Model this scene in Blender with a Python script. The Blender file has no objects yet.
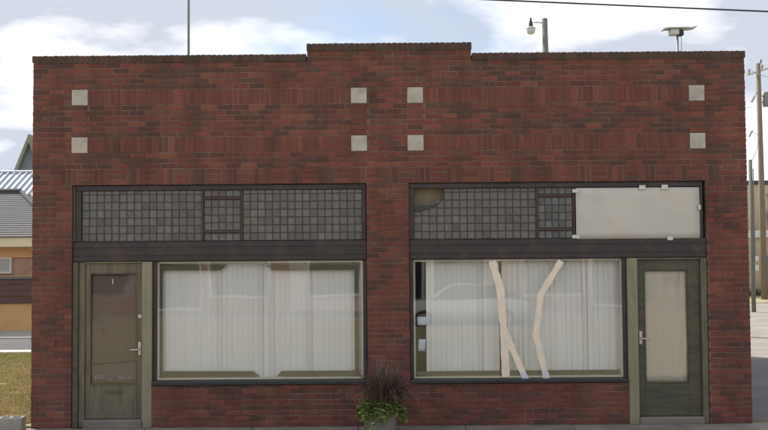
import bpy, math, random
from mathutils import Vector, Matrix, noise
random.seed(7)
R = random.Random(11)
scene = bpy.context.scene
col = scene.collection

# ------------------------------------------------------------------ camera
cd = bpy.data.cameras.new('camera'); cam = bpy.data.objects.new('camera', cd); col.objects.link(cam)
cd.sensor_width = 36.0; cd.lens = 42.66; cd.clip_end = 2000; cd.clip_start = 0.1
p, r = math.radians(2.18), math.radians(0.43)
fw = Vector((0, math.cos(p), math.sin(p))); rt = Vector((1, 0, 0)); up = rt.cross(fw)
rt2 = rt*math.cos(r) - up*math.sin(r); up2 = up*math.cos(r) + rt*math.sin(r)
m = Matrix((rt2, up2, -fw)).transposed().to_4x4(); m.translation = Vector((0, -13.0, 2.49))
cam.matrix_world = m
scene.camera = cam

# ------------------------------------------------------------------ world, sun, exposure
SUN_EL, SUN_ROT = math.radians(38), math.radians(-45)
w = bpy.data.worlds.new('World'); scene.world = w; w.use_nodes = True
nt = w.node_tree; nt.nodes.clear()
def N(t, **k):
    n = nt.nodes.new(t)
    for a, b in k.items(): setattr(n, a, b)
    return n
L = nt.links.new
out = N('ShaderNodeOutputWorld'); bg = N('ShaderNodeBackground')
sky = N('ShaderNodeTexSky', sky_type='NISHITA'); sky.sun_disc = False
sky.sun_elevation = SUN_EL; sky.sun_rotation = SUN_ROT; sky.air_density = 1.0; sky.dust_density = 1.5; sky.altitude = 300
tc = N('ShaderNodeTexCoord'); sep = N('ShaderNodeSeparateXYZ'); L(tc.outputs['Generated'], sep.inputs[0])
def mth(op, a, b=None, clamp=False):
    n = N('ShaderNodeMath', operation=op); n.use_clamp = clamp
    for i, v in enumerate((a, b)):
        if v is None: continue
        if isinstance(v, (int, float)): n.inputs[i].default_value = v
        else: L(v, n.inputs[i])
    return n.outputs[0]
zz = mth('ADD', mth('MAXIMUM', sep.outputs[2], 0.0), 0.22)
cmb = N('ShaderNodeCombineXYZ')
L(mth('DIVIDE', sep.outputs[0], zz), cmb.inputs[0]); L(mth('DIVIDE', sep.outputs[1], zz), cmb.inputs[1])
cmb.inputs[2].default_value = 3.7
n1 = N('ShaderNodeTexNoise'); n1.inputs['Scale'].default_value = 1.15; n1.inputs['Detail'].default_value = 9; n1.inputs['Roughness'].default_value = .56
n1.inputs['Distortion'].default_value = .15
L(cmb.outputs[0], n1.inputs['Vector'])
r1 = N('ShaderNodeValToRGB'); r1.color_ramp.elements[0].position = .27; r1.color_ramp.elements[1].position = .42
L(n1.outputs['Fac'], r1.inputs[0])
mp = N('ShaderNodeMapping'); mp.inputs['Location'].default_value = (5.3, 1.4, 2.0); L(cmb.outputs[0], mp.inputs[0])
n2 = N('ShaderNodeTexNoise'); n2.inputs['Scale'].default_value = 1.5; n2.inputs['Detail'].default_value = 7; n2.inputs['Roughness'].default_value = .5
L(mp.outputs[0], n2.inputs['Vector'])
r2 = N('ShaderNodeValToRGB'); e = r2.color_ramp.elements
e[0].position = .47; e[0].color = (4.6, 4.95, 5.7, 1); e[1].position = .56; e[1].color = (9.3, 9.3, 9.4, 1)
L(n2.outputs['Fac'], r2.inputs[0])
mx = N('ShaderNodeMixRGB'); L(r1.outputs[0], mx.inputs[0]); L(sky.outputs[0], mx.inputs[1]); L(r2.outputs[0], mx.inputs[2])
L(mx.outputs[0], bg.inputs[0]); bg.inputs[1].default_value = 0.10; L(bg.outputs[0], out.inputs[0])

sd = bpy.data.lights.new('sun', 'SUN'); sun = bpy.data.objects.new('sun', sd); col.objects.link(sun)
sd.energy = 4.6; sd.angle = math.radians(.6); sd.color = (1, .94, .86)
dv = Vector((-math.sin(SUN_ROT)*math.cos(SUN_EL), -math.cos(SUN_ROT)*math.cos(SUN_EL), -math.sin(SUN_EL)))
sun.rotation_euler = dv.to_track_quat('-Z', 'Y').to_euler(); sun.location = (-20, 20, 30)
scene.view_settings.view_transform = 'Standard'; scene.view_settings.look = 'None'
scene.view_settings.exposure = 0.52; scene.view_settings.gamma = 1.0; scene.view_settings.use_curve_mapping = False
scene.render.engine = 'CYCLES'
scene.cycles.max_bounces = 8; scene.cycles.transparent_max_bounces = 12

# ------------------------------------------------------------------ materials
M = {}
def mat(name, color, rough=.8, var=.15, scale=12.0, bump=.15, bscale=60.0, metal=0.0, spec=.5, stretch=None, attr=False, c2=None, c2pos=(.45, .65), c2scale=3.0):
    ma = bpy.data.materials.new(name); ma.use_nodes = True; t = ma.node_tree; b = t.nodes['Principled BSDF']
    b.inputs['Roughness'].default_value = rough; b.inputs['Metallic'].default_value = metal
    b.inputs['Specular IOR Level'].default_value = spec
    geo = t.nodes.new('ShaderNodeNewGeometry'); vec = geo.outputs['Position']
    if stretch:
        mpn = t.nodes.new('ShaderNodeMapping'); mpn.inputs['Scale'].default_value = stretch
        t.links.new(vec, mpn.inputs[0]); vec = mpn.outputs[0]
    nz = t.nodes.new('ShaderNodeTexNoise'); nz.inputs['Scale'].default_value = scale; nz.inputs['Detail'].default_value = 6
    nz.inputs['Roughness'].default_value = .65
    t.links.new(vec, nz.inputs['Vector'])
    if attr:
        a = t.nodes.new('ShaderNodeAttribute'); a.attribute_name = 'Col'; base = a.outputs['Color']
    else:
        rgb = t.nodes.new('ShaderNodeRGB'); rgb.outputs[0].default_value = (*color, 1); base = rgb.outputs[0]
    if c2:
        n3 = t.nodes.new('ShaderNodeTexNoise'); n3.inputs['Scale'].default_value = c2scale; n3.inputs['Detail'].default_value = 7; n3.inputs['Roughness'].default_value = .6
        t.links.new(vec, n3.inputs['Vector'])
        rr = t.nodes.new('ShaderNodeMapRange'); rr.inputs[1].default_value = c2pos[0]; rr.inputs[2].default_value = c2pos[1]
        t.links.new(n3.outputs['Fac'], rr.inputs[0])
        m2 = t.nodes.new('ShaderNodeMixRGB'); t.links.new(rr.outputs[0], m2.inputs[0]); t.links.new(base, m2.inputs[1]); m2.inputs[2].default_value = (*c2, 1)
        base = m2.outputs[0]
    mr = t.nodes.new('ShaderNodeMapRange'); mr.inputs[1].default_value = .25; mr.inputs[2].default_value = .75
    mr.inputs[3].default_value = 1-var; mr.inputs[4].default_value = 1+var
    t.links.new(nz.outputs['Fac'], mr.inputs[0])
    mul = t.nodes.new('ShaderNodeVectorMath'); mul.operation = 'MULTIPLY'
    t.links.new(base, mul.inputs[0]); t.links.new(mr.outputs[0], mul.inputs[1]); t.links.new(mul.outputs[0], b.inputs['Base Color'])
    if bump:
        nb = t.nodes.new('ShaderNodeTexNoise'); nb.inputs['Scale'].default_value = bscale; nb.inputs['Detail'].default_value = 5
        t.links.new(vec, nb.inputs['Vector'])
        bp = t.nodes.new('ShaderNodeBump'); bp.inputs['Strength'].default_value = bump; bp.inputs['Distance'].default_value = .01
        t.links.new(nb.outputs['Fac'], bp.inputs['Height']); t.links.new(bp.outputs[0], b.inputs['Normal'])
    M[name] = ma
    return ma
def glass(name, tint=(.985, .99, .985), rough=.02, bump=.02, bscale=1.6, refl=.055):
    ma = bpy.data.materials.new(name); ma.use_nodes = True; t = ma.node_tree; t.nodes.clear()
    o = t.nodes.new('ShaderNodeOutputMaterial'); mxs = t.nodes.new('ShaderNodeMixShader'); tr = t.nodes.new('ShaderNodeBsdfTransparent')
    gl = t.nodes.new('ShaderNodeBsdfGlossy'); lw = t.nodes.new('ShaderNodeLayerWeight'); lw.inputs[0].default_value = .5
    pw_ = t.nodes.new('ShaderNodeMath'); pw_.operation = 'POWER'; pw_.inputs[1].default_value = 5; t.links.new(lw.outputs['Facing'], pw_.inputs[0])
    fr = t.nodes.new('ShaderNodeMapRange'); fr.inputs[3].default_value = refl; fr.inputs[4].default_value = .95; t.links.new(pw_.outputs[0], fr.inputs[0])
    tr.inputs[0].default_value = (*tint, 1); gl.inputs['Roughness'].default_value = rough
    nb = t.nodes.new('ShaderNodeTexNoise'); nb.inputs['Scale'].default_value = bscale; nb.inputs['Detail'].default_value = 1
    geo = t.nodes.new('ShaderNodeNewGeometry'); t.links.new(geo.outputs['Position'], nb.inputs['Vector'])
    bp = t.nodes.new('ShaderNodeBump'); bp.inputs['Strength'].default_value = bump; bp.inputs['Distance'].default_value = .05
    t.links.new(nb.outputs['Fac'], bp.inputs['Height']); t.links.new(bp.outputs[0], gl.inputs['Normal'])
    t.links.new(fr.outputs[0], mxs.inputs[0]); t.links.new(tr.outputs[0], mxs.inputs[1]); t.links.new(gl.outputs[0], mxs.inputs[2])
    t.links.new(mxs.outputs[0], o.inputs[0]); M[name] = ma
mat('brick', (1, 1, 1), .86, .22, 26, .5, 90, attr=True)
mat('mortar', (.215, .145, .122), .95, .2, 9, .6, 120, c2=(.105, .068, .06), c2scale=1.2)
mat('stone', (.46, .425, .385), .9, .12, 9, .25, 120, c2=(.33, .315, .28), c2scale=5)
mat('dark_metal', (.032, .025, .028), .5, .22, 5, .12, 40, c2=(.052, .037, .038), c2scale=2.5)
mat('dark_sill', (.026, .028, .031), .5, .25, 6, .12, 40)
mat('came', (.034, .032, .033), .55, .2, 20, .1, 80)
mat('red_frame', (.062, .035, .032), .6, .2, 15, .2, 60)
mat('olive_paint', (.150, .130, .088), .6, .16, 7, .25, 50, stretch=(3, 3, .5), c2=(.105, .092, .064), c2scale=4)
mat('pale_olive', (.255, .230, .150), .6, .14, 6, .25, 50, stretch=(3, 3, .5), c2=(.21, .20, .14), c2scale=4)
mat('green_paint', (.086, .083, .052), .6, .2, 7, .25, 50, stretch=(.6, 3, 3), c2=(.055, .053, .041), c2scale=4)
mat('cream_paint', (.50, .47, .40), .6, .1, 8, .15, 60)
mat('brown_trim', (.105, .088, .056), .6, .15, 10, .2, 60)
mat('blind', (.75, .745, .74), .75, .05, 6, .08, 200, stretch=(1, 1, .15))
mat('prism', (.135, .126, .118), .24, .2, 30, .2, 60)
mat('prism_blue', (.108, .113, .116), .20, .2, 30, .2, 60)
mat('paper', (.55, .53, .50), .85, .09, 1.6, .5, 4, c2=(.56, .50, .41), c2pos=(.5, .75), c2scale=1.1)
mat('stained_paper', (.565, .53, .47), .85, .06, 2.5, .35, 6, c2=(.40, .31, .20), c2pos=(.58, .72), c2scale=1.7, stretch=(4.5, 1, .7))
mat('kraft_paper', (.112, .085, .068), .7, .12, 2.0, .4, 4, stretch=(.6, 1, 2.2), c2=(.12, .09, .085), c2scale=1.6)
mat('tape', (.83, .73, .60), .75, .08, 9, .2, 30, c2=(.76, .67, .57), c2scale=5)
mat('tape_end', (.60, .63, .68), .5, .06, 12, .1, 40)
mat('blue_paper', (.55, .62, .76), .8, .05, 12, .1, 40)
mat('olive_board', (.32, .28, .20), .85, .12, 3, .2, 30)
mat('bright_metal', (.55, .53, .50), .35, .15, 25, .1, 60, metal=.6)
mat('white_plastic', (.60, .59, .55), .45, .08, 20, .05, 60)
mat('black_plastic', (.02, .02, .024), .45, .1, 20, .05, 60)
mat('letter', (.22, .195, .185), .6, .25, 60, 0)
mat('galvanised', (.22, .22, .215), .5, .2, 12, .1, 60, metal=.4)
mat('roofing', (.07, .068, .065), .95, .25, 6, .4, 60)
mat('interior', (.16, .14, .12), .9, .15, 2, .1, 20)
mat('concrete', (.205, .185, .165), .92, .14, 3, .3, 90, c2=(.15, .135, .125), c2scale=1.7)
mat('pale_concrete', (.27, .248, .215), .92, .12, 2, .3, 60, c2=(.225, .205, .18), c2scale=.9)
mat('joint', (.10, .095, .085), .95, .2, 5, .3, 60)
mat('asphalt', (.060, .060, .062), .92, .2, 3, .5, 140, c2=(.085, .083, .08), c2scale=.5)
mat('alley_shade', (.125, .122, .125), .92, .16, 3, .5, 140, c2=(.16, .155, .15), c2scale=.7)  # dark grey that paints deeper shade onto the near alley
mat('kerb', (.46, .44, .40), .9, .12, 4, .3, 60)
mat('dirt', (.33, .28, .16), .97, .25, 1.3, .7, 25, c2=(.25, .24, .10), c2scale=.35)
mat('dry_grass', (1, 1, 1), .8, .2, 3, 0, attr=True)
mat('block', (.30, .275, .25), .95, .12, 12, .5, 120)
mat('pot', (.33, .31, .285), .9, .16, 9, .4, 80)
mat('soil', (.035, .026, .02), 1, .3, 30, .6, 80)
mat('leaf', (1, 1, 1), .6, .15, 30, 0, attr=True)
mat('old_wood', (.20, .165, .125), .92, .25, 6, .4, 50, stretch=(6, 6, .3))
mat('grey_wood', (.165, .16, .145), .92, .25, 6, .4, 50, stretch=(6, 6, .3))
mat('cable', (.030, .032, .045), .6, .1, 5, 0)
mat('lamp_glass', (.62, .61, .58), .2, .05, 5, 0)
mat('porcelain', (.30, .29, .29), .3, .1, 5, 0)
mat('shingle', (.120, .118, .118), .95, .2, 2.0, .5, 25, stretch=(1, 1, 3))
mat('ridge_dark', (.055, .056, .062), .9, .2, 4, .3, 40)
mat('metal_roof', (.46, .50, .56), .45, .08, 1.5, .05, 20, metal=.3)
mat('cream_fascia', (.74, .63, .44), .7, .08, 3, .1, 30)
mat('tan_wall', (.62, .37, .17), .85, .12, 2, .2, 30)
mat('pink_brick', (.42, .27, .20), .9, .2, 6, .3, 40)
mat('maroon_board', (.115, .065, .058), .8, .2, 3, .2, 40, stretch=(.4, 3, 3))
mat('window_grey', (.40, .40, .37), .4, .1, 4, 0)
mat('grey_gable', (.17, .18, .19), .9, .12, 2, .2, 20)
mat('olive_trim', (.19, .19, .13), .8, .12, 3, .1, 20)
mat('tan_stucco', (.46, .36, .25), .92, .14, 1.3, .25, 20, c2=(.40, .30, .20), c2scale=.6)
mat('dark_glass', (.03, .033, .038), .1, .1, 3, 0)
mat('white_trim', (.62, .62, .60), .7, .08, 3, .05, 30)
mat('car_paint', (.55, .56, .58), .28, .03, 3, 0, spec=.6)
mat('rubber', (.02, .02, .02), .8, .1, 9, 0)
mat('far_brick', (.30, .17, .12), .9, .2, 3, .3, 20)
mat('far_plaster', (.50, .46, .40), .9, .12, 2, .2, 20)
mat('paint_line', (.62, .60, .52), .8, .2, 6, .2, 50)
mat('weed', (.06, .085, .03), .8, .3, 5, 0)
def weather(name, lo=.72, hi=1.12):
    t = M[name].node_tree; b = t.nodes['Principled BSDF']; src = b.inputs['Base Color'].links[0].from_socket
    geo = t.nodes.new('ShaderNodeNewGeometry'); mpn = t.nodes.new('ShaderNodeMapping'); mpn.inputs['Scale'].default_value = (2.2, 2.2, .45); t.links.new(geo.outputs['Position'], mpn.inputs[0])
    nz = t.nodes.new('ShaderNodeTexNoise'); nz.inputs['Scale'].default_value = 1.3; nz.inputs['Detail'].default_value = 8; nz.inputs['Roughness'].default_value = .68; t.links.new(mpn.outputs[0], nz.inputs['Vector'])
    mr = t.nodes.new('ShaderNodeMapRange'); mr.inputs[1].default_value = .32; mr.inputs[2].default_value = .66; mr.inputs[3].default_value = lo; mr.inputs[4].default_value = hi; t.links.new(nz.outputs['Fac'], mr.inputs[0])
    mu = t.nodes.new('ShaderNodeVectorMath'); mu.operation = 'MULTIPLY'; t.links.new(src, mu.inputs[0]); t.links.new(mr.outputs[0], mu.inputs[1])
    # pale salt bloom in small patches
    n2_ = t.nodes.new('ShaderNodeTexNoise'); n2_.inputs['Scale'].default_value = 2.6; n2_.inputs['Detail'].default_value = 10; n2_.inputs['Roughness'].default_value = .72; t.links.new(geo.outputs['Position'], n2_.inputs['Vector'])
    m2 = t.nodes.new('ShaderNodeMapRange'); m2.inputs[1].default_value = .60; m2.inputs[2].default_value = .80; m2.inputs[4].default_value = .45; t.links.new(n2_.outputs['Fac'], m2.inputs[0])
    mx_ = t.nodes.new('ShaderNodeMixRGB'); t.links.new(m2.outputs[0], mx_.inputs[0]); t.links.new(mu.outputs[0], mx_.inputs[1]); mx_.inputs[2].default_value = (.24, .19, .165, 1)
    t.links.new(mx_.outputs[0], b.inputs['Base Color'])
weather('brick'); weather('mortar')
for nm in ('prism', 'prism_blue'):
    t = M[nm].node_tree; b = t.nodes['Principled BSDF']; src = b.inputs['Base Color'].links[0].from_socket
    oi = t.nodes.new('ShaderNodeObjectInfo'); mr = t.nodes.new('ShaderNodeMapRange'); mr.inputs[3].default_value = .78; mr.inputs[4].default_value = 1.2; t.links.new(oi.outputs['Random'], mr.inputs[0])
    mu = t.nodes.new('ShaderNodeVectorMath'); mu.operation = 'MULTIPLY'; t.links.new(src, mu.inputs[0]); t.links.new(mr.outputs[0], mu.inputs[1]); t.links.new(mu.outputs[0], b.inputs['Base Color'])
glass('shop_glass'); glass('door_glass', (.97, .965, .95), .05, .05, 2.5)

# ------------------------------------------------------------------ mesh helpers
class MB:
    def __init__(s): s.v = []; s.f = []; s.c = []
    def poly(s, pts, c=None):
        b = len(s.v); s.v += [tuple(q) for q in pts]; s.f.append(tuple(range(b, b+len(pts)))); s.c.append(c)
    def faces(s, vs, fs, c=None):
        b = len(s.v); s.v += [tuple(q) for q in vs]
        for f in fs: s.f.append(tuple(i+b for i in f)); s.c.append(c)
    def box(s, x0, x1, y0, y1, z0, z1, c=None, bev=0.0):
        if bev <= 0:
            vs = [(x, y, z) for z in (z0, z1) for y in (y0, y1) for x in (x0, x1)]
            s.faces(vs, [(0, 2, 3, 1), (4, 5, 7, 6), (0, 1, 5, 4), (2, 6, 7, 3), (0, 4, 6, 2), (1, 3, 7, 5)], c); return s
        b = min(bev, (x1-x0)*.45, (y1-y0)*.45, (z1-z0)*.45)
        # chamfered box: 24 verts
        vs = []; idx = {}
        lo = (x0, y0, z0); hi = (x1, y1, z1)
        for sx in (0, 1):
            for sy in (0, 1):
                for sz in (0, 1):
                    sg = (sx, sy, sz)
                    for ax in range(3):
                        q = []
                        for k in range(3):
                            e0 = hi[k] if sg[k] else lo[k]
                            q.append(e0 if k == ax else (e0 - b if sg[k] else e0 + b))
                        idx[(sg, ax)] = len(vs); vs.append(tuple(q))
        fs = []
        for ax in range(3):
            o = [k for k in range(3) if k != ax]
            for sd_ in (0, 1):
                ring = []
                for (a, b2) in ((0, 0), (1, 0), (1, 1), (0, 1)):
                    sg = [0, 0, 0]; sg[ax] = sd_; sg[o[0]] = a; sg[o[1]] = b2; ring.append(idx[(tuple(sg), ax)])
                fs.append(tuple(ring))
            for a in (0, 1):
                for b2 in (0, 1):
                    g0 = [0, 0, 0]; g1 = [0, 0, 0]; g0[o[0]] = g1[o[0]] = a; g0[o[1]] = g1[o[1]] = b2; g1[ax] = 1
                    fs.append((idx[(tuple(g0), o[0])], idx[(tuple(g1), o[0])], idx[(tuple(g1), o[1])], idx[(tuple(g0), o[1])]))
        for sx in (0, 1):
            for sy in (0, 1):
                for sz in (0, 1): fs.append(tuple(idx[((sx, sy, sz), ax)] for ax in range(3)))
        # orient outward
        cx = Vector(((x0+x1)/2, (y0+y1)/2, (z0+z1)/2)); f2 = []
        for f in fs:
            a, b2, c2 = (Vector(vs[i]) for i in f[:3]); n = (b2-a).cross(c2-a)
            mid = sum((Vector(vs[i]) for i in f), Vector())/len(f)
            f2.append(f if n.dot(mid-cx) > 0 else tuple(reversed(f)))
        s.faces(vs, f2, c); return s
    def tube(s, pts, rads, n=8, c=None, cap=True):
        pts = [Vector(q) for q in pts]
        if isinstance(rads, (int, float)): rads = [rads]*len(pts)
        base = len(s.v); prev = None
        for i, q in enumerate(pts):
            d = (pts[min(i+1, len(pts)-1)] - pts[max(i-1, 0)]).normalized()
            a = prev if prev else (Vector((0, 0, 1)) if abs(d.z) < .9 else Vector((1, 0, 0)))
            u = (a - d*a.dot(d)).normalized(); prev = u; v2 = d.cross(u)
            for k in range(n):
                t = 2*math.pi*k/n; s.v.append(tuple(q + (u*math.cos(t) + v2*math.sin(t))*rads[i]))
        for i in range(len(pts)-1):
            for k in range(n):
                k2 = (k+1) % n; s.f.append((base+i*n+k, base+i*n+k2, base+(i+1)*n+k2, base+(i+1)*n+k)); s.c.append(c)
        if cap:
            s.f.append(tuple(base+k for k in reversed(range(n)))); s.c.append(c)
            e0 = base+(len(pts)-1)*n; s.f.append(tuple(e0+k for k in range(n))); s.c.append(c)
        return s
    def lathe(s, prof, cx=0, cy=0, cz=0, n=20, c=None):
        base = len(s.v)
        for (rr, z) in prof:
            for k in range(n):
                t = 2*math.pi*k/n; s.v.append((cx+rr*math.cos(t), cy+rr*math.sin(t), cz+z))
        for i in range(len(prof)-1):
            for k in range(n):
                k2 = (k+1) % n; s.f.append((base+i*n+k, base+i*n+k2, base+(i+1)*n+k2, base+(i+1)*n+k)); s.c.append(c)
        return s
    def mesh(s, name, material, smooth=False):
        me = bpy.data.meshes.new(name); me.from_pydata(s.v, [], s.f)
        if any(q is not None for q in s.c):
            at = me.color_attributes.new('Col', 'FLOAT_COLOR', 'CORNER'); data = []
            for f, c in zip(s.f, s.c):
                cc = tuple(c or (1, 1, 1)) + (1.0,)
                data += cc*len(f)
            at.data.foreach_set('color', data)
        if smooth: me.polygons.foreach_set('use_smooth', [True]*len(me.polygons))
        me.materials.append(M[material]); me.update(); return me
    def build(s, name, material, parent=None, smooth=False):
        return link(name, s.mesh(name, material, smooth), parent)
def link(name, me, parent=None):
    o = bpy.data.objects.new(name, me); col.objects.link(o)
    if parent: o.parent = parent
    return o
def empty(name, loc=(0, 0, 0)):
    o = bpy.data.objects.new(name, None); col.objects.link(o); o.location = loc; o.empty_display_size = .2
    bpy.context.view_layer.update() if False else None
    return o
def tag(o, label=None, cat=None, group=None, kind=None):
    if label: o['label'] = label
    if cat: o['category'] = cat
    if group: o['group'] = group
    if kind: o['kind'] = kind
    return o
def B(*a, **k): return MB().box(*a, **k)

# ------------------------------------------------------------------ ground and streets
tag(B(-400, 400, -400, 600, -.5, -.035).build('ground', 'dirt'), kind='structure')
tag(B(-60, -5.04, 0.2, 9.62, -.3, -.004).build('lawn', 'dirt'), kind='structure')
side = tag(B(-40, 40, -3.4, -.02, -.3, -.018).build('sidewalk', 'joint'), kind='structure')
sl = B(-.745, .745, -.555, .555, -.02, .0, bev=.006).mesh('slab', 'concrete')
for ix in range(-7, 8):
    for iy in range(3):
        o = link('slab', sl, side); o.location = (.37+ix*1.5, -.60-iy*1.12, 0)
wide = B(-15, 15, -1.675, 1.675, -.02, 0, bev=.006).mesh('slab_run', 'concrete')
for sx in (-1, 1):
    o = link('slab_run', wide, side); o.location = (.37 + sx*26.26, -1.72, 0)
tag(B(-60, 60, -3.56, -3.41, -.3, -.004, bev=.02).build('kerb', 'kerb'), kind='structure')
road = tag(B(-120, 120, -21, -3.57, -.3, -.13).build('road', 'asphalt'), kind='structure')
for k in range(-10, 11):
    B(k*6-1.5, k*6+1.5, -12.6, -12.48, -.129, -.126).build('lane_dash', 'paint_line', road)
tag(B(-60, 60, -21.15, -21.0, -.3, -.004, bev=.02).build('kerb', 'kerb'), kind='structure')
tag(B(-60, 60, -25, -21.16, -.3, -.01).build('sidewalk', 'concrete'), kind='structure')
# left side street beyond the lawn
tag(B(-60, -5.6, 9.63, 10.15, -.3, .03, bev=.02).build('kerb', 'kerb'), kind='structure')
ss = tag(B(-60, -5.6, 10.16, 13.5, -.3, -.012).build('side_street', 'asphalt'), kind='structure')
tag(B(-60, -5.6, 13.52, 16.0, -.3, .02, bev=.02).build('pavement', 'pale_concrete'), kind='structure')
# alley on the right
alley = tag(B(5.22, 60, .2, 27.4, -.3, -.004).build('alley', 'pale_concrete'), kind='structure')
for y in (12, 16, 20, 24):
    B(5.3, 59, y, y+.03, -.0035, -.001).build('joint_strip', 'joint', alley)
tag(B(5.23, 60, .21, 7.45, -.2, .003).build('shade_sheet', 'alley_shade'), kind='structure')  # dark sheet over the alley, deepens the building's shadow by its colour
tag(B(8, 60, 27.42, 33.0, -.3, .02).build('verge', 'dirt'), kind='structure')

# ------------------------------------------------------------------ the brick building
XL, XR, YB = -5.03, 5.20, 11.0
U = .0765; MOD = .2299; J = .0128
ZT = 45*U            # lintel level
bld = tag(empty('brick_building', (.085, 0, 0)), 'dark red brick storefront with stepped parapet and two shop fronts', 'building')
bpy.context.view_layer.update()
def kid(o, par=bld):
    # keep world coordinates of the mesh while parenting to the thing's base
    o.parent = par
    o.matrix_parent_inverse = Matrix.Translation(-Vector((.085, 0, 0))) if par is bld else Matrix.Identity(4)
    return o
def part(mb, name, material, par=None, smooth=False):
    o = mb.build(name, material, None, smooth)
    return kid(o, par or bld)

LO, RO = (-4.46, -.25), (.355, 4.61)       # openings
LW, RW = (-3.315, -.25), (.355, 3.46)      # display windows over the low base wall
ZB = 7*U                                   # base wall
mw = MB(); F = .0045
for (a, b_, z0, z1) in ((XL+.004, LO[0]-.002, 0, ZT), (LO[1]+.002, RO[0]-.002, 0, ZT), (RO[1]+.002, XR-.004, 0, ZT),
                        (LW[0]+.002, LW[1]+.0, 0, ZB+.046), (RW[0], RW[1]-.002, 0, ZB+.046)):
    mw.box(a, b_, F, .26, z0-.15, z1)
mw.box(XL+.004, XR-.004, F, .26, ZT+.002, 68*U)
mw.box(-1.085, 1.265, F, .26, 68*U, 70*U)
wall = part(mw, 'front_wall', 'mortar')

PAL = []
for (c, n) in (((.272, .088, .066), 5), ((.245, .081, .063), 5), ((.220, .077, .062), 4), ((.188, .078, .064), 3), ((.162, .077, .065), 3), ((.280, .104, .070), 2), ((.220, .098, .070), 2), ((.195, .090, .068), 2)):
    for _ in range(n):
        k = R.uniform(.54, .71); PAL.append(tuple(q*k*f_*R.uniform(.96, 1.04) for q, f_ in zip(c, (1.04, 1.0, .96))))
NR = 14   # the first NR are the red ones
def pick(x, z, red=0.0):
    v = noise.noise(Vector((x*1.1, z*3.2, 4.2))) + .5*noise.noise(Vector((x*3.3, z*9.0, 1.2)))
    if R.random() < .58 + red - .65*v: return R.randrange(NR)
    return R.randrange(NR, len(PAL))
def brick_geo(w_, h_, rnd):
    c = .0035; f = -rnd; d = .024
    jx = [rnd*.5*math.sin(k*2.1+w_*90+rnd*4000) for k in range(8)]
    a, b_ = w_/2, h_/2
    vs = [(-a, d, -b_), (a, d, -b_), (a, d, b_), (-a, d, b_),
          (-a+jx[0], f+c, -b_+jx[1]), (a-jx[2], f+c, -b_+jx[3]), (a-jx[4], f+c, b_-jx[5]), (-a+jx[6], f+c, b_-jx[7]),
          (-a+c, f, -b_+c), (a-c, f, -b_+c), (a-c, f, b_-c), (-a+c, f, b_-c)]
    fs = [(8, 9, 10, 11)]
    for i in range(4):
        j = (i+1) % 4; fs.append((4+i, 4+j, 8+j, 8+i)); fs.append((i, j, 4+j, 4+i))
    return vs, fs
bricks = []       # (x, z, w, h, palette index)
def course(z0, h, a, b_, off, red=0.0):
    """one course of running bond between a and b_, clipped at both ends"""
    x = XL + off
    while x > a: x -= MOD
    while x < b_:
        s0, s1 = max(x, a), min(x+MOD, b_)
        if s1 - s0 > .035:
            g0 = J/2 if s0 > a + 1e-4 else 0; g1 = J/2 if s1 < b_ - 1e-4 else 0
            bricks.append(((s0+s1)/2 + (g0-g1)/2, z0+h/2, s1-s0-g0-g1, h-J, pick((s0+s1)/2, z0, red)))
        x += MOD
def row_soldier(a, b_, z0, h, wbrick, red):
    n = round((b_-a)/wbrick); p_ = (b_-a)/n
    for i in range(n):
        x = a+(i+.5)*p_; bricks.append((x, z0+h/2, p_-J, h-J, pick(x, z0, red)))
SQ = [(-4.475, -4.24), (-.466, -.232), (.342, .578), (4.39, 4.62)]
for i in range(45):
    z0 = i*U; off = (i % 2)*MOD/2
    ivs = [(XL, LO[0]), (LO[1], RO[0]), (RO[1], XR)]
    if i < 7: ivs = [(XL, LO[0]), (LW[0], RW[1]) , (RO[1], XR)]
    for (a, b_) in ivs: course(z0, U, a, b_, off, .10)
for (a, b_) in (LW, RW): course(7*U, .048, a, b_, MOD/2, -.1)
# basket weave over the openings
n = 41; x0 = -4.62
course(45*U, U, XL, x0, 0); course(46*U, U, XL, x0, MOD/2); course(47*U, U, XL, x0, 0)
for k in range(n):
    a = x0 + k*MOD
    if a + MOD > 4.82: break
    if k % 2 == 0: row_soldier(a, a+MOD, 45*U, 3*U, U, -.35)
    else:
        for q in range(3): bricks.append((a+MOD/2, (45+q+.5)*U, MOD-J, U-J, pick(a, 45*U, .35)))
xe = a if a + MOD > 4.82 else a + MOD
for q in range(3): course((45+q)*U, U, xe, XR, (q % 2)*MOD/2)
for i in range(48, 51): course(i*U, U, XL, XR, (i % 2)*MOD/2)
for i0 in (51, 60):
    for q in range(3):
        o_ = ((i0+q) % 2)*MOD/2
        course((i0+q)*U, U, XL, SQ[0][0], o_); course((i0+q)*U, U, SQ[1][1], SQ[2][0], o_); course((i0+q)*U, U, SQ[3][1], XR, o_)
    row_soldier(SQ[0][1], SQ[1][0], i0*U, 3*U, U, .55); row_soldier(SQ[2][1], SQ[3][0], i0*U, 3*U, U, .55)
for i in range(54, 60):
    o_ = (i % 2)*MOD/2
    for (a, b_) in ((XL, SQ[0][0]), (SQ[0][1], SQ[1][0]), (SQ[1][1], SQ[2][0]), (SQ[2][1], SQ[3][0]), (SQ[3][1], XR)): course(i*U, U, a, b_, o_, -.12)
    for (a, b_) in SQ: bricks.append(((a+b_)/2, (i+.5)*U, b_-a-J, U-J, pick(a, i*U, .25)))
for i in range(63, 68): course(i*U, U, XL, XR, (i % 2)*MOD/2, -.08)
for i in range(68, 70): course(i*U, U, -1.09, 1.27, (i % 2)*MOD/2, -.08)

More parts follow.
